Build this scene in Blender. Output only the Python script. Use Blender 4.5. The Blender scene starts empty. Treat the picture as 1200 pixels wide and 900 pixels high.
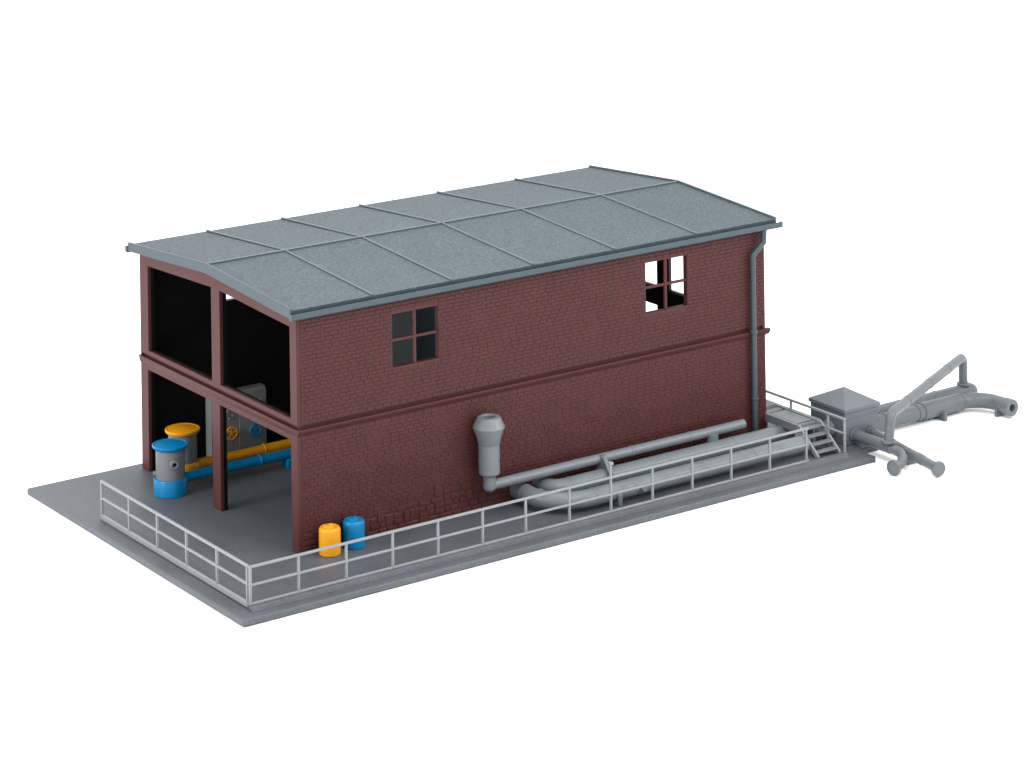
import bpy, bmesh, math, random
from mathutils import Vector, Matrix
from mathutils.geometry import tessellate_polygon
random.seed(7)
S = bpy.context.scene
COL = S.collection

# ------------------------------------------------------------------ materials
def mat(name, col, rough=0.5, spec=0.4, var=0.06, vscale=3.0, grain=0.0, gscale=30.0, speck=0.0, metallic=0.0):
    """moulded-plastic style procedural material: slight mottling, optional grain bump and speckle"""
    m = bpy.data.materials.new(name); m.use_nodes = True
    nt = m.node_tree; N = nt.nodes; Lk = nt.links
    b = N['Principled BSDF']
    b.inputs['Roughness'].default_value = rough
    b.inputs['Specular IOR Level'].default_value = spec
    b.inputs['Metallic'].default_value = metallic
    tc = N.new('ShaderNodeTexCoord')
    n1 = N.new('ShaderNodeTexNoise'); n1.inputs['Scale'].default_value = vscale; n1.inputs['Detail'].default_value = 5
    Lk.new(tc.outputs['Object'], n1.inputs['Vector'])
    r1 = N.new('ShaderNodeMapRange')
    r1.inputs['From Min'].default_value = 0.3; r1.inputs['From Max'].default_value = 0.7
    r1.inputs['To Min'].default_value = 1 - var; r1.inputs['To Max'].default_value = 1 + var
    Lk.new(n1.outputs['Fac'], r1.inputs['Value'])
    fac = r1.outputs['Result']
    n2 = N.new('ShaderNodeTexNoise'); n2.inputs['Scale'].default_value = gscale; n2.inputs['Detail'].default_value = 3
    n2.inputs['Roughness'].default_value = 0.7
    Lk.new(tc.outputs['Object'], n2.inputs['Vector'])
    if speck:
        r2 = N.new('ShaderNodeMapRange')
        r2.inputs['From Min'].default_value = 0.3; r2.inputs['From Max'].default_value = 0.7
        r2.inputs['To Min'].default_value = 1 - speck; r2.inputs['To Max'].default_value = 1 + speck
        Lk.new(n2.outputs['Fac'], r2.inputs['Value'])
        mu = N.new('ShaderNodeMath'); mu.operation = 'MULTIPLY'
        Lk.new(fac, mu.inputs[0]); Lk.new(r2.outputs['Result'], mu.inputs[1]); fac = mu.outputs[0]
    vm = N.new('ShaderNodeVectorMath'); vm.operation = 'SCALE'
    vm.inputs[0].default_value = col
    Lk.new(fac, vm.inputs['Scale'])
    Lk.new(vm.outputs['Vector'], b.inputs['Base Color'])
    rr = N.new('ShaderNodeMapRange')
    rr.inputs['To Min'].default_value = max(0, rough - 0.08); rr.inputs['To Max'].default_value = min(1, rough + 0.08)
    Lk.new(n1.outputs['Fac'], rr.inputs['Value']); Lk.new(rr.outputs['Result'], b.inputs['Roughness'])
    if grain:
        bp = N.new('ShaderNodeBump'); bp.inputs['Strength'].default_value = grain; bp.inputs['Distance'].default_value = 0.02
        Lk.new(n2.outputs['Fac'], bp.inputs['Height']); Lk.new(bp.outputs['Normal'], b.inputs['Normal'])
    return m

M = dict(
    brick  = mat('brick_red_plastic', (.0495, .0130, .0134), .5, .22, .10, 1.6, .30, 26, .10),
    frame  = mat('smooth_red_plastic', (.054, .0152, .0156), .5, .20, .06, 1.2, .12, 30),
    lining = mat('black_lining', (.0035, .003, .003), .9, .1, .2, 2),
    roof   = mat('roof_felt', (.045, .061, .071), .6, .24, .11, 1.3, .8, 15, .58),
    trim   = mat('roof_trim', (.040, .057, .066), .42, .28, .06, 2, .10, 30),
    drain  = mat('downpipe_plastic', (.030, .044, .052), .40, .34, .06, 2, .10, 30),
    cabinet = mat('cabinet_plastic', (.165, .172, .170), .5, .3, .05, 3, .08, 30),
    seam   = mat('roof_seam_lit_tone', (.066, .086, .098), .45, .3, .05, 2, .10, 30),  # lighter than the roof: light catching the raised seams put into the colour
    pipe   = mat('grey_pipe_plastic', (.116, .132, .145), .38, .36, .06, 2.2, .08, 30),
    box    = mat('mid_grey_plastic', (.096, .109, .124), .45, .3, .06, 2, .10, 30),
    plate  = mat('base_grey_plastic', (.065, .070, .081), .5, .32, .10, .8, .5, 18, .26),
    rail   = mat('light_grey_plastic', (.178, .184, .200), .45, .3, .04, 3, .05, 30),
    deck   = mat('platform_grey_plastic', (.130, .142, .150), .5, .28, .06, 3, .10, 30),
    yellow = mat('yellow_plastic', (.56, .240, .006), .38, .3, .04, 3, .05, 30),
    blue   = mat('blue_plastic', (.0, .136, .305), .36, .25, .04, 3, .05, 30),
    tank   = mat('tank_grey_plastic', (.120, .124, .134), .45, .34, .06, 3, .08, 30),
    farpipe = mat('grey_pipe_plastic_darker', (.084, .095, .106), .42, .36, .06, 2.2, .08, 30),  # same grey pipe plastic in a darker tone, used beyond the chamber
    white  = mat('white_backdrop', (.95, .95, .95), .9, .05, .0, 1),
)

# ------------------------------------------------------------------ mesh builder
class MB:
    def __init__(s): s.v = []; s.f = []
    def add(s, vs, fs):
        o = len(s.v); s.v += [Vector(p) for p in vs]; s.f += [tuple(i + o for i in f) for f in fs]; return s
    def box(s, x0, x1, y0, y1, z0, z1):
        vs = [(x, y, z) for z in (z0, z1) for y in (y0, y1) for x in (x0, x1)]
        return s.add(vs, [(0, 2, 3, 1), (4, 5, 7, 6), (0, 1, 5, 4), (2, 6, 7, 3), (0, 4, 6, 2), (1, 3, 7, 5)])
    def bar(s, a, b, w, h, up=(0, 0, 1)):
        """rectangular bar from a to b, width w across, height h along up"""
        a = Vector(a); b = Vector(b); d = (b - a).normalized(); u = Vector(up)
        sx = d.cross(u).normalized() * w / 2; u = sx.cross(d).normalized() * h / 2
        vs = [p + i * sx + j * u for p in (a, b) for i, j in ((-1, -1), (1, -1), (1, 1), (-1, 1))]
        return s.add(vs, [(3, 2, 1, 0), (4, 5, 6, 7), (0, 1, 5, 4), (1, 2, 6, 5), (2, 3, 7, 6), (3, 0, 4, 7)])
    def lathe(s, prof, base, axis=(0, 0, 1), n=32):
        """prof: (radius, distance along axis); radius 0 at the ends closes it"""
        ax = Vector(axis).normalized(); t = Vector((1, 0, 0)) if abs(ax.x) < .9 else Vector((0, 1, 0))
        e1 = ax.cross(t).normalized(); e2 = ax.cross(e1); base = Vector(base)
        vs = []; fs = []; rings = []
        for r, h in prof:
            c = base + ax * h
            if r < 1e-6: rings.append([len(vs)]); vs.append(c)
            else:
                rings.append(list(range(len(vs), len(vs) + n)))
                vs += [c + e1 * math.cos(2 * math.pi * k / n) * r + e2 * math.sin(2 * math.pi * k / n) * r for k in range(n)]
        for A, B in zip(rings, rings[1:]):
            for k in range(n):
                k2 = (k + 1) % n
                if len(A) == 1 and len(B) == 1: break
                if len(A) == 1: fs.append((A[0], B[k2], B[k]))
                elif len(B) == 1: fs.append((A[k], A[k2], B[0]))
                else: fs.append((A[k], A[k2], B[k2], B[k]))
        return s.add(vs, fs)
    def cyl(s, a, b, r, n=28):
        a = Vector(a); b = Vector(b); L = (b - a).length
        return s.lathe([(0, 0), (r, 0), (r, L), (0, L)], a, b - a, n)
    def ring(s, c, axis, r, w=.05, lip=.012, n=28):
        """a thin moulded collar round a pipe of radius r"""
        c = Vector(c); ax = Vector(axis).normalized()
        return s.lathe([(r * .9, 0), (r + lip * .4, 0), (r + lip, w * .3), (r + lip, w * .7), (r + lip * .4, w), (r * .9, w)], c - ax * w / 2, ax, n)
    def tube(s, pts, r, n=24, fillet=0.0, seg=8):
        """swept round pipe through pts with corners rounded by `fillet`"""
        P = [Vector(p) for p in pts]
        if fillet:
            Q = [P[0]]
            for i in range(1, len(P) - 1):
                f = fillet[i - 1] if isinstance(fillet, (list, tuple)) else fillet
                a = (P[i - 1] - P[i]); b = (P[i + 1] - P[i]); ang = a.angle(b)
                if f <= 0 or ang > math.pi - .02: Q.append(P[i]); continue
                d = min(f / math.tan(ang / 2), a.length * .98, b.length * .98); rr = d * math.tan(ang / 2)
                a.normalize(); b.normalize(); bis = (a + b).normalized(); c = P[i] + bis * (rr / math.sin(ang / 2))
                p0 = P[i] + a * d - c; p1 = P[i] + b * d - c; tot = p0.angle(p1); axis = p0.cross(p1).normalized()
                for k in range(seg + 1):
                    Q.append(c + Matrix.Rotation(tot * k / seg, 3, axis) @ p0)
            Q.append(P[-1]); P = Q
        vs = []; fs = []; T = []
        for i in range(len(P)):
            a = P[max(0, i - 1)]; b = P[min(len(P) - 1, i + 1)]
            if 0 < i < len(P) - 1: t = ((P[i] - a).normalized() + (b - P[i]).normalized()).normalized()
            else: t = (b - a).normalized()
            T.append(t)
        ref = Vector((0, 0, 1)) if abs(T[0].z) < .9 else Vector((1, 0, 0))
        nrm = (ref - T[0] * ref.dot(T[0])).normalized()
        for i, p in enumerate(P):
            if i:
                q = T[i - 1].rotation_difference(T[i]); nrm = (q @ nrm); nrm = (nrm - T[i] * nrm.dot(T[i])).normalized()
            bn = T[i].cross(nrm)
            vs += [p + nrm * math.cos(2 * math.pi * k / n) * r + bn * math.sin(2 * math.pi * k / n) * r for k in range(n)]
        for i in range(len(P) - 1):
            for k in range(n):
                fs.append((i * n + k, i * n + (k + 1) % n, (i + 1) * n + (k + 1) % n, (i + 1) * n + k))
        fs.append(tuple(range(n - 1, -1, -1))); fs.append(tuple(range((len(P) - 1) * n, len(P) * n)))
        return s.add(vs, fs)
    def prism(s, outer, holes, to3, d0, d1):
        """2-D polygon with holes swept from depth d0 to d1; to3(u, v, d) -> point"""
        loops = [outer] + holes
        flat = [p for l in loops for p in l]
        tris = tessellate_polygon([[Vector((u, v, 0)) for u, v in l] for l in loops])
        n = len(flat)
        vs = [to3(u, v, d0) for u, v in flat] + [to3(u, v, d1) for u, v in flat]
        fs = []
        for t in tris: fs.append(tuple(t)); fs.append(tuple(i + n for i in reversed(t)))
        o = 0
        for l in loops:
            for k in range(len(l)):
                a = o + k; b = o + (k + 1) % len(l); fs.append((a, b, b + n, a + n))
            o += len(l)
        return s.add(vs, fs)

def build(name, mb, material, parent=None, bevel=0.0, smooth=35, org=None, fix=True):
    me = bpy.data.meshes.new(name)
    o0 = Vector(org) if org is not None else Vector((0, 0, 0))
    me.from_pydata([tuple(p - o0) for p in mb.v], [], mb.f)
    if fix:
        bm = bmesh.new(); bm.from_mesh(me)
        bmesh.ops.recalc_face_normals(bm, faces=bm.faces); bm.to_mesh(me); bm.free()
    me.materials.append(material)
    me.polygons.foreach_set('use_smooth', [True] * len(me.polygons))
    me.set_sharp_from_angle(angle=math.radians(smooth))
    ob = bpy.data.objects.new(name, me); COL.objects.link(ob)
    if parent is not None: ob.parent = parent
    if bevel:
        bv = ob.modifiers.new('bevel', 'BEVEL'); bv.width = bevel; bv.segments = 2; bv.limit_method = 'ANGLE'
        bv.angle_limit = math.radians(40)
    return ob

class Thing:
    def __init__(s, name, label, cat, loc, group=None):
        s.o = bpy.data.objects.new(name, None); COL.objects.link(s.o); s.o.location = loc
        s.o.empty_display_size = .2
        s.loc = Vector(loc); s.o['label'] = label; s.o['category'] = cat
        if group: s.o['group'] = group
    def part(s, name, mb, m, bevel=0.0, smooth=35, parent=None, label=None, fix=True):
        ob = build(name, mb, M[m], parent or s.o, bevel, smooth, s.loc, fix)
        if label: ob['label'] = label
        return ob

# ------------------------------------------------------------------ dimensions (fitted to the photograph)
W, L = 8.63, 15.57
ZS0, ZS1, ZG = 3.0, 3.175, 3.275       # string course bottom / top, groove top
T = 0.16                             # wall thickness
GZ = -0.175                          # surface under the model

# ------------------------------------------------------------------ setting
g = build('ground', MB().add([(-500, -500, GZ), (500, -500, GZ), (500, 500, GZ), (-500, 500, GZ)], [(0, 1, 2, 3)]), M['white'])
g['kind'] = 'structure'; g['label'] = 'seamless plain white studio surface under the model'

# ------------------------------------------------------------------ base plate
bp = Thing('base_plate', 'flat dark grey plastic base plate carrying the brick building model', 'base plate', (0, 0, GZ))
m = MB()
out = [(-3.36, -3.07), (17.0, -3.07), (17.0, -2.34), (18.2, -2.34), (18.2, -.3), (17.0, -.3), (17.0, 9.02), (-3.36, 9.02)]
m.prism(out, [], lambda u, v, d: (u, v, d), GZ + .004, 0)
bp.part('plate', m, 'plate', bevel=.04)
m = MB()
n = 5; pk = [(-2.49, .001), (-2.49, .10), (-2.57, .10), (-2.62, .05), (-2.74, .001)]
vs = [(x, y, z) for x in (-2.90, 16.36) for y, z in pk]
m.add(vs, [tuple(range(n)), tuple(range(2 * n - 1, n - 1, -1))] + [(k, (k + 1) % n, n + (k + 1) % n, n + k) for k in range(n)])
bp.part('kerb', m, 'plate', bevel=.012)

# ------------------------------------------------------------------ building
B = Thing('brick_building', 'dark red two storey brick industrial building model with grey low pitched roof and open ends', 'building', (L / 2, W / 2, 0))

def eave(y):                       # underside of the roof above the wall at depth y
    return 6.19 + (1 - abs(y - W / 2) / (W / 2)) * .27

# windows of the long walls: x0, x1, z0, z1
WIN = [(2.90, 4.345, 4.27, 5.665), (11.27, 12.735, 4.30, 5.71)]

BWIN = [(2.66, 4.10, 4.30, 5.70), WIN[1]]
def long_wall(sign, y_out):
    """sign -1: outer face looks to -y (front), +1: back wall"""
    to3 = lambda u, v, d: (u, y_out - sign * d, v)
    m = MB()
    x0, x1 = T + .002, L - T - .002
    x0 = .098; x1 = L - .098
    m.prism([(x0, ZG), (x1, ZG), (x1, 6.19), (x0, 6.19)], [[(a, c), (b, c), (b, d), (a, d)] for a, b, c, d in (WIN if sign < 0 else BWIN)], to3, 0, T)
    m.prism([(x0, ZS0), (x1, ZS0), (x1, ZG - .001), (x0, ZG - .001)], [], to3, .07 if sign < 0 else .0, T - .002)
    if sign > 0: m.box(0, .085, y_out - .05, y_out - .001, ZS1, ZG - .001)
    m.prism([(x0, .003), (x1, .003), (x1, ZS0 - .001), (x0, ZS0 - .001)], [], to3, 0, T)
    return m

def bricks(sign, y_out, seed, rubble):
    """raised individual bricks: bevelled blocks standing off the wall face"""
    rnd = random.Random(seed); m = MB()
    def block(x0, x1, z0, z1, p, bev):
        t0, t1, t2, t3 = (p + rnd.uniform(-.1, .1) * p for _ in range(4))
        bz = bev; bx = bev
        Y = lambda d: y_out + sign * d
        vs = [(x0, Y(-.004), z0), (x1, Y(-.004), z0), (x1, Y(-.004), z1), (x0, Y(-.004), z1),
              (x0 + bx, Y(t0), z0 + bz), (x1 - bx, Y(t1), z0 + bz), (x1 - bx, Y(t2), z1 - bz), (x0 + bx, Y(t3), z1 - bz)]
        fs = [(4, 5, 6, 7), (0, 1, 5, 4), (1, 2, 6, 5), (2, 3, 7, 6), (3, 0, 4, 7)]
        if sign > 0: fs = [tuple(reversed(f)) for f in fs]
        m.add(vs, fs)
    def hits(x0, x1, z0, z1):
        for a, b, c, d in (WIN if sign < 0 else BWIN):
            if x1 > a - .03 and x0 < b + .03 and z1 > c - .02 and z0 < d + .02: return (a, b)
        return None
    c = .1035
    for za, zb in ((.0, ZS0 - .01), (ZG + .01, 6.17)):
        nrow = int(round((zb - za) / c)); ch = (zb - za) / nrow
        for i in range(nrow):
            z0 = za + i * ch + .0065; z1 = z0 + ch - .013
            x = .1; first = True
            while x < L - .03:
                w = rnd.uniform(.232, .272)
                if first: w = (.12 if i % 2 else .24) + rnd.uniform(-.03, .03); first = False
                xe = min(x + w, L - .01)
                if L - .01 - xe < .08: xe = L - .01
                a, b = x + .0055, xe - .0055
                zz0, zz1 = z0 + rnd.uniform(-.003, .003), z1 + rnd.uniform(-.003, .003)
                if rubble((a + b) / 2) > zz0 + .04 and za == 0:
                    x = xe; continue
                h = hits(a, b, zz0, zz1)
                if h:
                    if a < h[0] - .06: block(a, h[0] - .015, zz0, zz1, .013, .012)
                    if b > h[1] + .06: block(h[1] + .015, b, zz0, zz1, .013, .012)
                else: block(a, b, zz0, zz1, rnd.uniform(.0125, .018), .013)
                x = xe
    # irregular larger stones along the foot of the wall, some two courses tall
    h = .155; taken = []
    for row in range(6):
        z = .01 + row * h; x = .1; nxt = []
        while x < L - .06:
            w = rnd.uniform(.16, .42); xe = min(x + w, L - .01)
            hit = [t for t in taken if t[0] < xe - .01 and t[1] > x + .01]
            if hit and hit[0][0] <= x + .02: x = hit[0][1]; continue
            if hit: xe = hit[0][0]
            if rubble((x + xe) / 2) > z + .03 and xe - x > .05:
                tall = 2 if rnd.random() < .28 and xe - x < .3 else 1
                block(x + .005, xe - .006, z + rnd.uniform(.003, .012), z + h * tall - rnd.uniform(.003, .012), rnd.uniform(.016, .042), .024)
                if tall == 2: nxt.append((x, xe))
            x = xe
        taken = nxt
    return m

def rub_front(x):
    pts = [(0, .42), (.6, .30), (1.4, .34), (2.0, .46), (2.8, .50), (3.6, .62), (4.5, .70), (5.3, .66), (6.2, .50), (7.5, .22), (9, .12), (L, .12)]
    for (a, ha), (b, hb) in zip(pts, pts[1:]):
        if a <= x <= b: return ha + (hb - ha) * (x - a) / (b - a)
    return .12

def string_profile(sign, y_out):
    m = MB()
    pr = [(.05, ZS0), (-.006, ZS0), (-.02, ZS0 + .015), (-.075, ZS0 + .11), (-.085, ZS0 + .135), (-.085, ZS1), (.05, ZS1)]
    x0, x1 = -.0, L + .0
    ends = (-.025, L + .14)
    n = len(pr)
    vs = [(x, y_out - sign * d, z) for x in ends for d, z in pr]
    fs = [tuple(range(n)), tuple(range(2 * n - 1, n - 1, -1))] + [(k, (k + 1) % n, n + (k + 1) % n, n + k) for k in range(n)]
    return m.add(vs, fs)

wf = B.part('brick_wall', long_wall(-1, 0), 'brick', smooth=30, label='long brick wall facing the pipes with two windows and rough stones at its foot')
B.part('brickwork', bricks(-1, 0, 11, rub_front), 'brick', smooth=20, parent=wf, fix=False)
wb = B.part('brick_wall', long_wall(1, W), 'brick', smooth=30, label='long brick wall on the far side')
B.part('brickwork', bricks(1, W, 23, lambda x: .7 if x < 1.5 else .3), 'brick', smooth=20, parent=wb, fix=False)
B.part('string_course', string_profile(-1, 0), 'frame', bevel=.006)
B.part('string_course', string_profile(1, W), 'frame', bevel=.006)

def gable(x_out, sign, d0, d1, posts, grow=0.0):
    """open end frame: sign -1 outer face looks to -x; posts = (y of the middle post's two sides, upper), lower"""
    to3 = lambda u, v, d: (x_out - sign * d, u, v)
    m = MB()
    ya, yb = (0, W) if not grow else (T + .035, W - T - .035)
    def rk(y): return 5.745 + (1 - abs(y - W / 2) / (W / 2)) * .19
    g = grow
    (u0, u1), (l0, l1) = posts
    up = [(ya, ZG), (yb, ZG), (yb, eave(yb) - g), (W / 2, eave(W / 2) - g), (ya, eave(ya) - g)]
    holes = []
    for a, b in ((.33, u0), (u1, 8.16)):
        holes.append([(a + g, 3.40 + g), (b - g, 3.40 + g), (b - g, rk(b) - g), (a + g, rk(a) - g)])
    m.prism(up, holes, to3, d0, d1)
    m.prism([(ya, ZS1), (yb, ZS1), (yb, ZG - .001), (ya, ZG - .001)], [], to3, d0 + (.09 if not grow and sign < 0 else .0), d1 - .002)
    lo = [(ya, .003), (.33 + g, .003), (.33 + g, 2.86 - g), (l0 - g, 2.86 - g), (l0 - g, .003), (l1 + g, .003), (l1 + g, 2.86 - g), (8.21 - g, 2.86 - g), (8.21 - g, .003), (yb, .003), (yb, ZS1 - .001), (ya, ZS1 - .001)]
    m.prism(lo, [], to3, d0, d1)
    return m
PL = ((4.03, 4.49), (4.08, 4.51)); PR = ((4.33, 4.79), (4.33, 4.79))
B.part('gable_frame', gable(-.003, -1, 0, .10, PL), 'frame', bevel=.012, label='open end frame on the left with four bays')
B.part('gable_frame', gable(L + .003, 1, 0, .10, PR), 'frame', bevel=.012, label='open end frame on the far right')
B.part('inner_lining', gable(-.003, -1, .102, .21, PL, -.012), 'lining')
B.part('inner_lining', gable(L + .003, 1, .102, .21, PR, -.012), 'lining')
m = MB()                                                       # string course on the left gable
pr = [(.02, 2.99), (-.001, 3.0), (-.012, 3.04), (-.03, 3.10), (-.03, ZS1 + .001), (.02, ZS1 + .001)]
for xo, sg in ((-.003, -1), (L + .003, 1)):
    n = len(pr); vs = [(xo - sg * d, y, z) for y in (-.03, W + .03) for d, z in pr]
    MBg = MB().add(vs, [tuple(range(n)), tuple(range(2 * n - 1, n - 1, -1))] + [(k, (k + 1) % n, n + (k + 1) % n, n + k) for k in range(n)])
    B.part('string_course', MBg, 'frame', bevel=.005)

# black lining inside the walls and under the roof
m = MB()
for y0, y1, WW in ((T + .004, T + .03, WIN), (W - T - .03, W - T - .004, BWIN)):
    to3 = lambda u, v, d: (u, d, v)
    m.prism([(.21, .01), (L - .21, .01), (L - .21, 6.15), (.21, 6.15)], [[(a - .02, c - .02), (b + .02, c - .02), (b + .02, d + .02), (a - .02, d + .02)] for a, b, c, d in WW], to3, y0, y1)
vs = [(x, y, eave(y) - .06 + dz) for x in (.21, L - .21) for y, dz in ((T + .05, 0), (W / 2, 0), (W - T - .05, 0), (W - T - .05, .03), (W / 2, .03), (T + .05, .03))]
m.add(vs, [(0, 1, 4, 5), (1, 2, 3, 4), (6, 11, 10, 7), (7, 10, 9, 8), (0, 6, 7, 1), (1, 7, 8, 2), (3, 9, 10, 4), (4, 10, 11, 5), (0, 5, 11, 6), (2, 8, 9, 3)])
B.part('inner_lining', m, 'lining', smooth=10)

for yo in (0, W):
    for (a, b, c, d) in (WIN if yo == 0 else BWIN):
        y0, y1 = (.03, .10) if yo == 0 else (W - .10, W - .03)
        xm = (a + b) / 2; zm = (c + d) / 2
        fr = MB()
        fr.box(xm - .042, xm + .042, y0, y1, c + .001, d - .001)
        fr.box(a + .001, xm - .043, y0 + .004, y1 - .004, zm - .036, zm + .036)
        fr.box(xm + .043, b - .001, y0 + .004, y1 - .004, zm - .036, zm + .036)
        B.part('window', fr, 'frame', bevel=.006)

# roof
YR = 4.3
RX0, RX1 = -.27, 15.86
def deck_z(y): return 6.315 + (6.6 - 6.315) * (1 - abs(y - YR) / (YR + .2 if y < YR else 8.76 - YR))
m = MB()
prf = [(-.2, 6.315), (YR, 6.6), (8.76, 6.30), (8.76, 6.20), (YR, 6.49), (-.05, 6.215), (-.05, 6.10), (-.16, 6.10)]
n = len(prf)
vs = [(x, y, z) for x in (RX0 + .03, RX1 - .03) for y, z in prf]
m.add(vs, [tuple(range(n)), tuple(range(2 * n - 1, n - 1, -1))] + [(k, (k + 1) % n, n + (k + 1) % n, n + k) for k in range(n)])
roof = B.part('roof', m, 'roof', smooth=2)
m = MB(); q = [(-.204, 6.296), (-.166, 6.095), (-.155, 6.095), (-.19, 6.296)]
vs = [(x, y, z) for x in (RX0 + .05, RX1 - .05) for y, z in q]
m.add(vs, [(0, 1, 2, 3), (7, 6, 5, 4), (0, 4, 5, 1), (1, 5, 6, 2), (2, 6, 7, 3), (3, 7, 4, 0)])
B.part('fascia', m, 'trim', parent=roof)
def slope_bar(mb, x, y0, y1, w, h, lift=0):
    a = (x, y0, deck_z(y0) + h / 2 - .004 + lift); b = (x, y1, deck_z(y1) + h / 2 - .004 + lift)
    mb.bar(a, b, w, h)
for x in (2.2, 4.66, 7.32, 10.08, 12.95):
    m = MB(); slope_bar(m, x, -.19, YR - .05, .075, .045); slope_bar(m, x, YR + .05, 8.74, .075, .045)
    B.part('roof_seam', m, 'seam', bevel=.022, parent=roof)
m = MB()
ph = [(-.05, -.006), (-.06, .048), (.03, .048), (.07, -.006)]
vs = [(x, YR + u, 6.595 + v) for x in (RX0 + .05, RX1 - .05) for u, v in ph]
m.add(vs, [(0, 1, 2, 3), (7, 6, 5, 4), (0, 4, 5, 1), (1, 5, 6, 2), (2, 6, 7, 3), (3, 7, 4, 0)])
B.part('ridge_seam', m, 'seam', bevel=.008, parent=roof)
for xa, xb in ((RX0 - .02, RX0 + .05), (RX1 - .05, RX1 + .02)):                # verge boards
    m = MB()
    pv = [(-.2, 6.37), (YR, 6.655), (8.78, 6.355), (8.78, 6.10), (YR, 6.385), (-.2, 6.10)]
    n = len(pv); vs = [(x, y, z) for x in (xa, xb) for y, z in pv]
    m.add(vs, [tuple(range(n)), tuple(range(2 * n - 1, n - 1, -1))] + [(k, (k + 1) % n, n + (k + 1) % n, n + k) for k in range(n)])
    B.part('verge_board', m, 'trim', bevel=.01, smooth=10)
for sg, ye in ((-1, -.2), (1, 8.78)):                                          # gutters: open troughs
    yo = ye + sg * .13
    yi = ye + sg * .03; q = [(yi, 6.16), (yi, 6.06), (ye + sg * .06, 6.06), (yo - sg * .03, 6.07), (yo, 6.10), (yo, 6.235), (yo - sg * .03, 6.235), (yo - sg * .035, 6.12), (yi + sg * .025, 6.10), (yi + sg * .015, 6.16)]
    n = len(q); m = MB(); tr = tessellate_polygon([[Vector((a, b, 0)) for a, b in q]])
    xs = (RX0 - .03, 16.0)
    vs = [(x, a, b) for x in xs for a, b in q]
    fs = [tuple(t) for t in tr] + [tuple(i + n for i in reversed(t)) for t in tr] + [(k, (k + 1) % n, n + (k + 1) % n, n + k) for k in range(n)]
    m.add(vs, fs)
    for xe in xs: m.box(xe - .012, xe + .012, min(ye, yo), max(ye, yo), 6.075, 6.233)
    B.part('gutter', m, 'trim', bevel=.005)
m = MB().tube([(15.37, -.25, 6.09), (15.37, -.22, 5.72), (15.02, -.15, 5.38), (15.02, -.15, .02)], .085, 20, fillet=.10, seg=5)
m.ring((15.02, -.15, 3.2), (0, 0, 1), .095, .12, .02)
m.ring((15.02, -.15, 1.3), (0, 0, 1), .095, .08, .015)
m.box(14.98, 15.06, -.10, .0, 3.16, 3.24)
B.part('downpipe', m, 'drain')

# ------------------------------------------------------------------ railings
def railing(label, p0, p1, posts, tall=None, ends=(True, True), z=(.095, .16), rails=((.10, .16), (.56, .615), (1.0, 1.06)), cat='railing'):
    p0 = Vector(p0); p1 = Vector(p1)
    r = Thing('railing', label, 'railing', (p0 + p1) / 2, 'thin light grey railings')
    d = (p1 - p0).normalized()
    names = {0: 'bottom_rail', 1: 'middle_rail', 2: 'top_rail'}
    nr = len(rails)
    for i, (a, b) in enumerate(rails):
        m = MB(); zc = (a + b) / 2
        m.bar(p0 + Vector((0, 0, zc)), p1 + Vector((0, 0, zc)), .062 if i != nr - 1 else .07, b - a)
        r.part(['bottom_rail', 'middle_rail', 'top_rail'][i + 3 - nr], m, 'rail', bevel=.014)
    for k, t in enumerate(posts):
        q = p0 + d * t; top = rails[-1][0] + .03; m = MB()
        if tall is not None and k == tall: top = 1.42
        lo = rails[0][0] if nr == 3 else .02
        m.bar(q + Vector((0, 0, lo + .01)), q + Vector((0, 0, top)), .066, .06, up=d)
        if tall is not None and k == tall:
            m.bar(q + Vector((0, 0, 1.36)), q + Vector((0, 0, 1.44)), .13, .12, up=d)
        r.part('post', m, 'rail', bevel=.012)
    return r
xl, yf, xr = -2.86, -2.53, 16.31
railing('light grey railing across the paved forecourt in front of the open gable end', (xl, yf + .085, 0), (xl, 5.46, 0),
        [.045, 1.56, 3.14, 4.71, 6.28, 7.86], rails=((.02, .16), (.56, .615), (1.0, 1.06)))
railing('long light grey railing along the front edge past the barrels and pipes', (xl - .04, yf, 0), (14.97, yf, 0),
        [.045, 1.40, 2.77, 4.13, 5.49, 6.86, 8.21, 9.61, 10.97, 12.36, 13.72, 15.08, 16.45, 17.78], tall=8)
r3 = railing('short light grey railing on the platform edge beside the steps', (xr, yf - .04, 0), (xr, 2.3, 0),
        [.045, .74, 2.34, 3.9], rails=((.60, .65), (.995, 1.06)))

# ------------------------------------------------------------------ pipes along the wall
def pipe_thing(name, label, cat, loc, group=None): return Thing(name, label, cat, loc, group)
PG = 'large grey pipes laid along the brick wall'
# front large pipe with wide elbow into the wall
RF = .235; yF, zF = -1.77, .32
p = Thing('large_pipe', 'fat grey pipe nearest the railing, bending in a wide elbow into the brick wall', 'pipe', (11, yF, 0), PG)
xe = 6.78
p.part('pipe', MB().tube([(xe, -.02, zF), (xe, yF, zF), (15.40, yF, zF)], RF, 28, fillet=1.1, seg=16), 'pipe')
for x in (8.05, 9.35, 11.25, 13.55):
    p.part('collar', MB().ring((x, yF, zF), (1, 0, 0), RF, .06, .012), 'pipe')
p.part('collar', MB().ring((xe, -.45, zF), (0, 1, 0), RF, .06, .014), 'pipe')
p.part('collar', MB().ring((xe + .06, -.98, zF), (-.28, 1, 0), RF, .06, .014), 'pipe')
p.part('end_flange', MB().cyl((15.36, yF, zF), (15.46, yF, zF), RF + .02, 28), 'pipe', bevel=.01)
for x in (8.75,):
    m = MB().box(x - .06, x + .06, yF - .30, yF - .20, .002, .32); m.box(x - .05, x + .05, yF - .20, yF + .2, .002, .10)
    p.part('pipe_support', m, 'pipe', bevel=.012)
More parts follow.
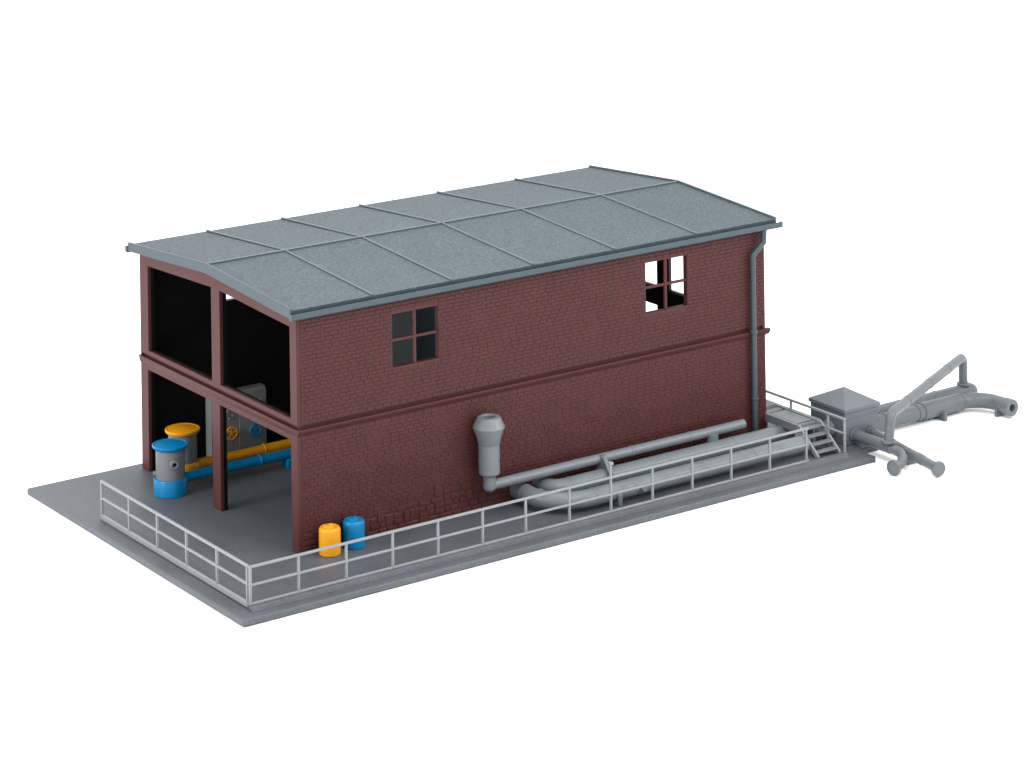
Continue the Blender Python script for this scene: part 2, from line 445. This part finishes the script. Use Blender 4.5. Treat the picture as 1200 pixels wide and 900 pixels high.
p.part('valve_nub', MB().cyl((9.55, yF - .2, zF + .0), (9.55, yF - .34, zF + .0), .085, 18), 'pipe', bevel=.012)
# rear large pipe, tighter elbow
RR = .23; yR, zR = -.65, .32
p = Thing('large_pipe', 'fat grey pipe behind, between the front pipe and the brick wall, with a tight elbow', 'pipe', (11, yR, 0), PG)
p.part('pipe', MB().tube([(7.5, .0, zR), (7.5, yR, zR), (15.9, yR, zR)], RR, 28, fillet=.42, seg=12), 'pipe')
for x in (8.1, 9.1, 11.4, 13.75):
    p.part('collar', MB().ring((x, yR, zR), (1, 0, 0), RR, .06, .012), 'pipe')
for x in (9.0, 12.6):
    p.part('pipe_support', MB().box(x - .06, x + .06, yR - .16, yR + .16, .002, .12), 'pipe', bevel=.012)
# exhaust stack with thin upper pipe
yU, zU, xS = -.43, .76, 5.62
p = Thing('exhaust_pipe', 'thin grey pipe along the brick wall ending in an upright exhaust stack', 'pipe', (10, yU, 0))
p.part('pipe', MB().tube([(xS - .02, yU, zU), (14.36, yU, zU)], .135, 24), 'pipe')
p.part('end_cap', MB().lathe([(.135, 0), (.125, .012), (0, .02)], (14.361, yU, zU), (1, 0, 0), 24), 'pipe')
p.part('elbow', MB().lathe([(0, -.16), (.10, -.15), (.165, -.08), (.175, 0), (.165, .1), (.165, .30)], (xS, yU, zU), (0, 0, 1), 24), 'pipe')
st = MB().lathe([(.165, 1.0), (.165, 1.06), (.25, 1.06), (.285, 1.10), (.285, 1.86), (.30, 1.90), (.335, 2.08), (.425, 2.30), (.43, 2.325), (.33, 2.55), (.30, 2.585), (.25, 2.60),
                 (.20, 2.60), (.17, 2.57), (.17, 2.3), (0, 2.3)], (xS, yU, 0), (0, 0, 1), 36)
stk = p.part('stack', st, 'pipe', smooth=16)
p.part('stack_bore', MB().lathe([(0, 0), (.165, 0)], (xS, yU, 2.42), (0, 0, 1), 20), 'lining', parent=stk)
for x in (8.45, 10.35, 12.4):
    p.part('collar', MB().ring((x, yU, zU), (1, 0, 0), .135, .09, .012), 'pipe')
p.part('riser', MB().cyl((13.16, yU - .09, .44), (13.16, yU - .09, .72), .165, 22), 'pipe')
m = MB()
to3 = lambda u, v, d: (9.22 + d, u, v)
m.prism([(-.34, .40), (-.95, .40), (-.95, .50), (-.86, .56), (-.78, .70), (-.66, .84), (-.52, .89), (-.34, .86)], [], to3, 0, .13)
p.part('saddle_bracket', m, 'pipe', bevel=.012)

# ------------------------------------------------------------------ platform with steps
p = Thing('step_platform', 'grey platform with four steps bridging the fat pipes beside the brick corner', 'steps', (15.95, -1.0, 0))
zD = .75
p.part('deck', MB().box(15.62, 16.20, -1.27, -.12, zD - .05, zD), 'deck', bevel=.01)
m = MB().box(15.62, 16.20, -.02, .22, zD - .05, zD - .005); p.part('deck', m, 'deck', bevel=.01)
fr = MB(); fr.box(15.50, 15.60, -1.44, 1.2, .52, zD + .0); fr.box(16.22, 16.37, -1.46, 1.2, zD - .14, zD + .02)
fr.box(15.60, 16.22, .30, 1.2, zD - .1, zD + .06); fr.box(15.60, 16.22, -1.40, -1.33, zD - .14, zD - .02)
fr.box(15.601, 16.219, -1.32, .28, zD - .16, zD - .12)
p.part('deck_frame', fr, 'deck', bevel=.01)
for x in (15.55, 16.34):
    m = MB()
    to3 = lambda u, v, d: (x + d, u, v)
    m.prism([(-1.40, zD), (-1.48, zD), (-2.30, .07), (-2.30, .004), (-2.17, .004), (-1.44, .62), (-1.40, .62)], [], to3, -.035, .035)
    p.part('stringer', m, 'rail', bevel=.01)
for k in range(4):
    y = -1.53 - k * .20; z = .66 - k * .168
    p.part('tread', MB().box(15.59, 16.30, y - .11, y + .10, z - .045, z), 'deck', bevel=.01)
for x, y in ((15.55, .9), (16.3, .9), (16.3, -1.2)):
    p.part('leg', MB().box(x - .04, x + .04, y - .04, y + .04, .002, .51 if x < 16 else .6), 'deck')

# ------------------------------------------------------------------ valve chamber and its pipes
cx0, cx1, cy0, cy1 = 16.90, 18.17, -1.89, -.40
p = Thing('valve_chamber', 'square grey chamber with low pyramid roof beyond the steps', 'chamber', ((cx0 + cx1) / 2, (cy0 + cy1) / 2, 0))
m = MB().box(cx0, cx1, cy0, cy1, .004, .93)
p.part('chamber_body', m, 'box', bevel=.012)
m = MB().box(cx0 - .02, cx1 + .02, cy0 - .02, cy1 + .02, .745, .785)
p.part('band', m, 'box', bevel=.01)
m = MB(); e = .045
a = [(cx0 - e, cy0 - e), (cx1 + e, cy0 - e), (cx1 + e, cy1 + e), (cx0 - e, cy1 + e)]
vs = [(x, y, .93) for x, y in a] + [(x, y, 1.03) for x, y in a] + [((cx0 + cx1) / 2, (cy0 + cy1) / 2, 1.41)]
m.add(vs, [(3, 2, 1, 0), (0, 1, 5, 4), (1, 2, 6, 5), (2, 3, 7, 6), (3, 0, 4, 7), (4, 5, 8), (5, 6, 8), (6, 7, 8), (7, 4, 8)])
p.part('chamber_roof', m, 'box', bevel=.012, smooth=5)

p = Thing('elbow_pipe', 'short bulging grey elbow between the steps and the chamber', 'pipe', (16.65, -1.3, 0))
p.part('pipe', MB().tube([(16.46, -.62, .36), (16.46, -1.25, .36), (16.93, -1.25, .36)], .22, 24, fillet=.30, seg=10), 'pipe')
p.part('collar', MB().ring((16.83, -1.25, .36), (1, 0, 0), .22, .08, .03), 'pipe')

def foot(th, x, y, w=.09, d=.34, z1=.10):
    th.part('pipe_support', MB().box(x - w / 2, x + w / 2, y - d / 2, y + d / 2, GZ + .002, z1), 'farpipe', bevel=.012)
yA, zA, rA = -1.19, .15, .245
p = Thing('large_pipe', 'fat grey pipe leaving the chamber, curving forward to an open hollow end', 'pipe', (20, yA, GZ), 'grey pipes beyond the chamber')
p.part('pipe', MB().tube([(18.175, yA, zA), (22.86, yA, zA), (22.86, -2.40, zA)], .225, 28, fillet=.78, seg=14), 'farpipe')
p.part('sleeve', MB().cyl((20.5, yA, zA), (22.05, yA, zA), .25, 28), 'farpipe', bevel=.012)
for x in (19.0, 20.3, 21.2, 22.1): p.part('collar', MB().ring((x, yA, zA), (1, 0, 0), .235, .07, .014), 'farpipe')
e = p.part('end_flange', MB().lathe([(0, 0), (.225, 0), (.235, .01), (.235, .13), (.25, .14), (.25, .36), (.235, .375), (.125, .375), (.11, .36), (.11, .12), (0, .12)], (22.86, -2.20, zA), (0, -1, 0), 28), 'farpipe')
p.part('bore', MB().lathe([(0, 0), (.108, 0)], (22.86, -2.37, zA), (0, -1, 0), 20), 'lining', parent=e)
foot(p, 21.15, yA - .12, .10, .5, .08); foot(p, 22.86, -2.12, .50, .10, .10)
yB, zB, rB = -.63, .17, .245
p = Thing('large_pipe', 'fat grey pipe leaving the chamber at the back, capped below the vertical riser', 'pipe', (20.6, yB, GZ), 'grey pipes beyond the chamber')
p.part('pipe', MB().tube([(18.175, yB, zB), (23.0, yB, zB)], rB, 28), 'farpipe')
p.part('end_cap', MB().lathe([(rB, 0), (rB * .93, .1), (rB * .7, .19), (rB * .35, .24), (0, .25)], (23.0, yB, zB), (1, 0, 0), 28), 'farpipe')
for x in (18.9, 20.2, 21.6): p.part('collar', MB().ring((x, yB, zB), (1, 0, 0), rB, .07, .01), 'farpipe')
foot(p, 21.15, yB, .10, .3, .05)
# small pipes coming forward out of the chamber
x1 = 17.24; z1 = .27; r1 = .165
p = Thing('small_pipe', 'thin grey pipe out of the chamber, ending in a hooked bend with flange', 'pipe', (x1, -3, GZ), 'grey pipes beyond the chamber')
p.part('pipe', MB().tube([(x1, -1.88, z1), (x1, -3.42, z1)], r1, 24), 'farpipe')
p.part('collar', MB().ring((x1, -1.93, z1), (0, 1, 0), r1, .08, .03), 'farpipe')
p.part('bend', MB().tube([(x1 - .02, -3.30, z1 - .02), (17.27, -3.52, .24), (17.29, -3.75, .21), (17.13, -4.04, .15), (16.86, -4.21, .08), (16.62, -4.22, .05)], .135, 22, fillet=.2, seg=4), 'farpipe')
p.part('end_flange', MB().lathe([(0, 0), (.15, 0), (.21, .02), (.215, .11), (.19, .125), (.165, .085), (0, .085)], (16.66, -4.22, .045), (-1, -.25, 0), 24), 'farpipe')
p.part('pipe_support', MB().box(x1 - .10, x1 + .10, -2.34, -2.16, .003 if False else .002, .20), 'farpipe', bevel=.012)
p = Thing('small_pipe', 'straight thin grey pipe out of the chamber ending in a round flange', 'pipe', (17.65, -3.5, GZ), 'grey pipes beyond the chamber')
A = Vector((17.86, -1.88, .24)); Bq = Vector((17.47, -5.0, .075)); dd = (Bq - A).normalized()
p.part('pipe', MB().tube([A, Bq], .135, 24), 'farpipe')
p.part('collar', MB().ring(A + dd * .05, dd, .135, .08, .03), 'farpipe')
p.part('sleeve', MB().cyl(A + dd * 2.25, A + dd * 2.55, .150, 24), 'farpipe', bevel=.012)
p.part('end_flange', MB().lathe([(0, 0), (.15, 0), (.20, .03), (.215, .06), (.215, .14), (.19, .16), (.175, .145), (0, .145)], Bq, dd, 26), 'farpipe')
p.part('pipe_support', MB().box(17.50, 17.90, -3.82, -3.70, GZ + .002, .06), 'farpipe', bevel=.012)
# diagonal link: down on the small pipe, down on the rear pipe
p = Thing('link_pipe', 'slanting grey pipe bent down at both ends, linking small front pipe to rear pipe', 'pipe', (20, -2, GZ), 'grey pipes beyond the chamber')
P0 = Vector((x1, -3.33, .40)); P1 = Vector((x1 + .14, -3.28, 1.16)); P2 = Vector((22.75, yB, 1.25)); P3 = Vector((22.75, yB, .40))
p.part('pipe', MB().tube([P0, P1, P2, P3], .138, 24, fillet=.22, seg=8), 'farpipe')
dl = (P2 - P1).normalized()
for t in (1.3, 3.1, 4.6): p.part('collar', MB().ring(P1 + dl * t, dl, .138, .07, .012), 'farpipe')
p.part('foot_flange', MB().cyl((x1, -3.33, .40), (x1, -3.33, .48), .21, 24), 'farpipe', bevel=.015)
p.part('foot_flange', MB().cyl((22.75, yB, .40), (22.75, yB, .47), .20, 24), 'farpipe', bevel=.015)

# ------------------------------------------------------------------ barrels
def barrel(x, y, colour, label):
    b = Thing('barrel', label, 'barrel', (x, y, 0), 'barrels by the brick wall')
    b.part('body', MB().lathe([(0, .002), (.255, .002), (.275, .02), (.28, .05), (.28, .62), (.272, .66), (.245, .695), (.235, .70), (.215, .685), (0, .685)], (x, y, 0), (0, 0, 1), 32), colour)
    b.part('lid', MB().lathe([(.15, .684), (.145, .715), (.12, .73), (0, .735)], (x - .02, y + .02, 0), (0, 0, 1), 24), colour)
    b.part('bung', MB().lathe([(.05, .73), (.045, .775), (0, .78)], (x + .02, y - .02, 0), (0, 0, 1), 14), colour)
barrel(.66, -.43, 'yellow', 'yellow barrel standing by the brick wall corner')
barrel(1.44, -.34, 'blue', 'blue barrel standing against the brick wall')

# ------------------------------------------------------------------ tanks and their pipes
def tank(x, y, colour, label, port, bluebase):
    t = Thing('lidded_tank', label, 'tank', (x, y, 0), 'lidded tanks in the open bay')
    t.part('base', MB().lathe([(0, .002), (.45, .002), (.46, .015), (.46, .42), (.445, .445), (.40, .45), (0, .45)], (x, y, 0), (0, 0, 1), 36), colour)
    t.part('body', MB().lathe([(0, .45), (.395, .45), (.395, 1.28), (0, 1.28)], (x, y, 0), (0, 0, 1), 36), 'tank')
    t.part('lid', MB().lathe([(0, 1.23), (.42, 1.23), (.47, 1.275), (.492, 1.33), (.488, 1.352), (.465, 1.362), (.435, 1.358), (.425, 1.348), (.405, 1.350), (.3, 1.37), (0, 1.385)], (x, y, 0), (0, 0, 1), 40), colour)
    d = Vector(port).normalized(); c = Vector((x, y, .90)) + d * .38
    pr = t.part('port', MB().lathe([(.125, 0), (.125, .07), (.11, .09), (.062, .09), (.055, .03), (0, .03)], c, d, 22), 'deck')
    t.part('bore', MB().lathe([(0, 0), (.054, 0)], c + d * .034, d, 16), 'lining', parent=pr)
    d2 = Vector((-.8, .55, 0)).normalized()
    t.part('valve_nub', MB().lathe([(.07, 0), (.07, .08), (.05, .10), (0, .10)], Vector((x, y, .54)) + d2 * .37, d2, 16), 'tank')
tank(-.38, 6.23, 'blue', 'grey tank with blue lid and blue base, nearest the open gable', (-.22, -.97, .0), True)
tank(.54, 7.24, 'yellow', 'grey tank with yellow lid standing behind the blue lidded one', (-.75, -.66, 0), False)
def floor_pipe(y, z, x0, x1, colour, label, rings):
    p = Thing('floor_pipe', label, 'pipe', ((x0 + x1) / 2, y, 0), 'coloured pipes on the bay floor')
    p.part('pipe', MB().tube([(x0, y, z), (x1, y, z)], .135, 24), colour)
    for x in rings: p.part('collar', MB().ring((x, y, z), (1, 0, 0), .135, .07, .025), colour)
    for x in (3.70, 8.0): p.part('pipe_support', MB().box(x - .45, x + .45, y - .2, y + .2, .003, z - .09), colour, bevel=.015)
floor_pipe(6.30, .33, .045, 13.5, 'blue', 'blue pipe running across the floor from the blue lidded tank', (1.0, 2.45, 5.2, 8.6))
floor_pipe(7.24, .27, .955, 13.5, 'yellow', 'yellow pipe running across the floor from the yellow lidded tank', (3.12, 6.0, 9.0))

# ------------------------------------------------------------------ control cabinets
def cabinet(x0, x1, yf_, h, label, wheels):
    c = Thing('control_cabinet', label, 'cabinet', ((x0 + x1) / 2, yf_, 0), 'control cabinets in the hall')
    yb_ = min(yf_ + .45, W - T - .035)
    m = MB().box(x0, x1, yf_, yb_, .003, h - .052)
    vs = [(x, y, z) for x in (x0, x1) for y, z in ((yf_, h - .05), (yb_, h - .05), (yb_, h + .05), (yf_ + .07, h + .05))]
    m.add(vs, [(0, 1, 2, 3), (7, 6, 5, 4), (0, 4, 5, 1), (1, 5, 6, 2), (2, 6, 7, 3), (3, 7, 4, 0)])
    b = c.part('cabinet_body', m, 'cabinet', bevel=.008)
    c.part('door', MB().box((x0 + x1) / 2 + .0, x1 - .08, yf_ - .02, yf_ + .002, .15, h - .3), 'cabinet', bevel=.008)
    for (wx, wz, colr) in wheels:
        wh = MB(); n = 24; R_ = .17; r_ = .032
        ring = [Vector((wx + math.cos(2 * math.pi * k / n) * R_, yf_ - .12, wz + math.sin(2 * math.pi * k / n) * R_)) for k in range(n + 1)]
        wh.tube(ring, r_, 10)
        for k in range(5):
            a = 2 * math.pi * k / 5 + .3
            wh.cyl((wx, yf_ - .12, wz), (wx + math.cos(a) * R_, yf_ - .12, wz + math.sin(a) * R_), .022, 8)
        wh.cyl((wx, yf_ + .0, wz), (wx, yf_ - .15, wz), .04, 12)
        c.part('handwheel', wh, colr)
    for kx, kz in ((x0 + .49, 1.16), (x0 + .58, 1.06), (x0 + .68, 1.12), (x0 + .52, 1.26), (x1 - .18, 1.40), (x1 - .10, 1.34)):
        c.part('knob', MB().lathe([(.035, 0), (.035, .05), (0, .055)], (kx, yf_, kz), (0, -1, 0), 12), 'rail')
cabinet(1.92, 3.71, 8.10, 1.72, 'grey control cabinet with yellow and blue handwheels inside the open bay', [(2.50, .66, 'yellow'), (3.28, .60, 'blue')])

k2 = Thing('guessed_locker', 'guessed tall grey locker, added for the grey tone behind the left window of the long wall', 'cabinet', (7.9, 8.2, 0))  # made-up locker standing in for the grey gradient behind the left window
k2.part('dim_pane_panel', MB().box(8.824, 10.4, 8.12, 8.43, .003, 3.5), 'drain', bevel=.015, label='added darker panel for the dim right panes')  # added panel: dimness behind the right panes put into its dark colour
k2.part('locker_body', MB().box(6.9, 8.82, 8.04, 8.43, .003, 3.5), 'deck', bevel=.015)

# ------------------------------------------------------------------ camera (fitted)
CAM = dict(c=(-35.9308, -61.5327, 25.1171), yaw=0.96093, roll=-0.013926, f=3256.87, py=-505.31)
cam = bpy.data.cameras.new('camera'); co = bpy.data.objects.new('camera', cam); COL.objects.link(co); S.camera = co
yw, rl = CAM['yaw'], CAM['roll']
f = Vector((math.cos(yw), math.sin(yw), 0)); r = Vector((math.sin(yw), -math.cos(yw), 0)); u = r.cross(f)
r2 = r * math.cos(rl) + u * math.sin(rl); u2 = -r * math.sin(rl) + u * math.cos(rl)
mw = Matrix((r2, u2, -f)).transposed().to_4x4(); mw.translation = Vector(CAM['c']); co.matrix_world = mw
cam.sensor_fit = 'HORIZONTAL'; cam.sensor_width = 36; cam.lens = CAM['f'] / 1200 * 36
cam.shift_x = 0; cam.shift_y = -(450 - CAM['py']) / 1200
cam.clip_start = 1; cam.clip_end = 2000

# ------------------------------------------------------------------ light: bright white studio surround and softboxes
w = bpy.data.worlds.new('World'); S.world = w; w.use_nodes = True
bg = w.node_tree.nodes['Background']; bg.inputs['Color'].default_value = (1, 1, 1, 1); bg.inputs['Strength'].default_value = 1.75
def softbox(name, loc, target, size, power, col=(1, 1, 1)):
    l = bpy.data.lights.new(name, 'AREA'); l.shape = 'SQUARE'; l.size = size; l.energy = power; l.color = col
    o = bpy.data.objects.new(name, l); COL.objects.link(o); o.location = loc
    o.rotation_euler = (Vector(target) - Vector(loc)).to_track_quat('-Z', 'Y').to_euler()
softbox('softbox_front', (6, -17, 21), (7, 1, 3), 8, 3000)
softbox('softbox_overhead', (6, 6, 30), (8, 4, 0), 12, 5200)
softbox('softbox_right', (30, -24, 18), (8, 0, 2), 7, 4200)
softbox('softbox_side', (-24, 4, 11), (2, 6, 1), 8, 5200)

S.view_settings.view_transform = 'Standard'; S.view_settings.look = 'None'
S.view_settings.exposure = 0; S.view_settings.gamma = 1
S.render.engine = 'CYCLES'
S.cycles.max_bounces = 8; S.cycles.diffuse_bounces = 4
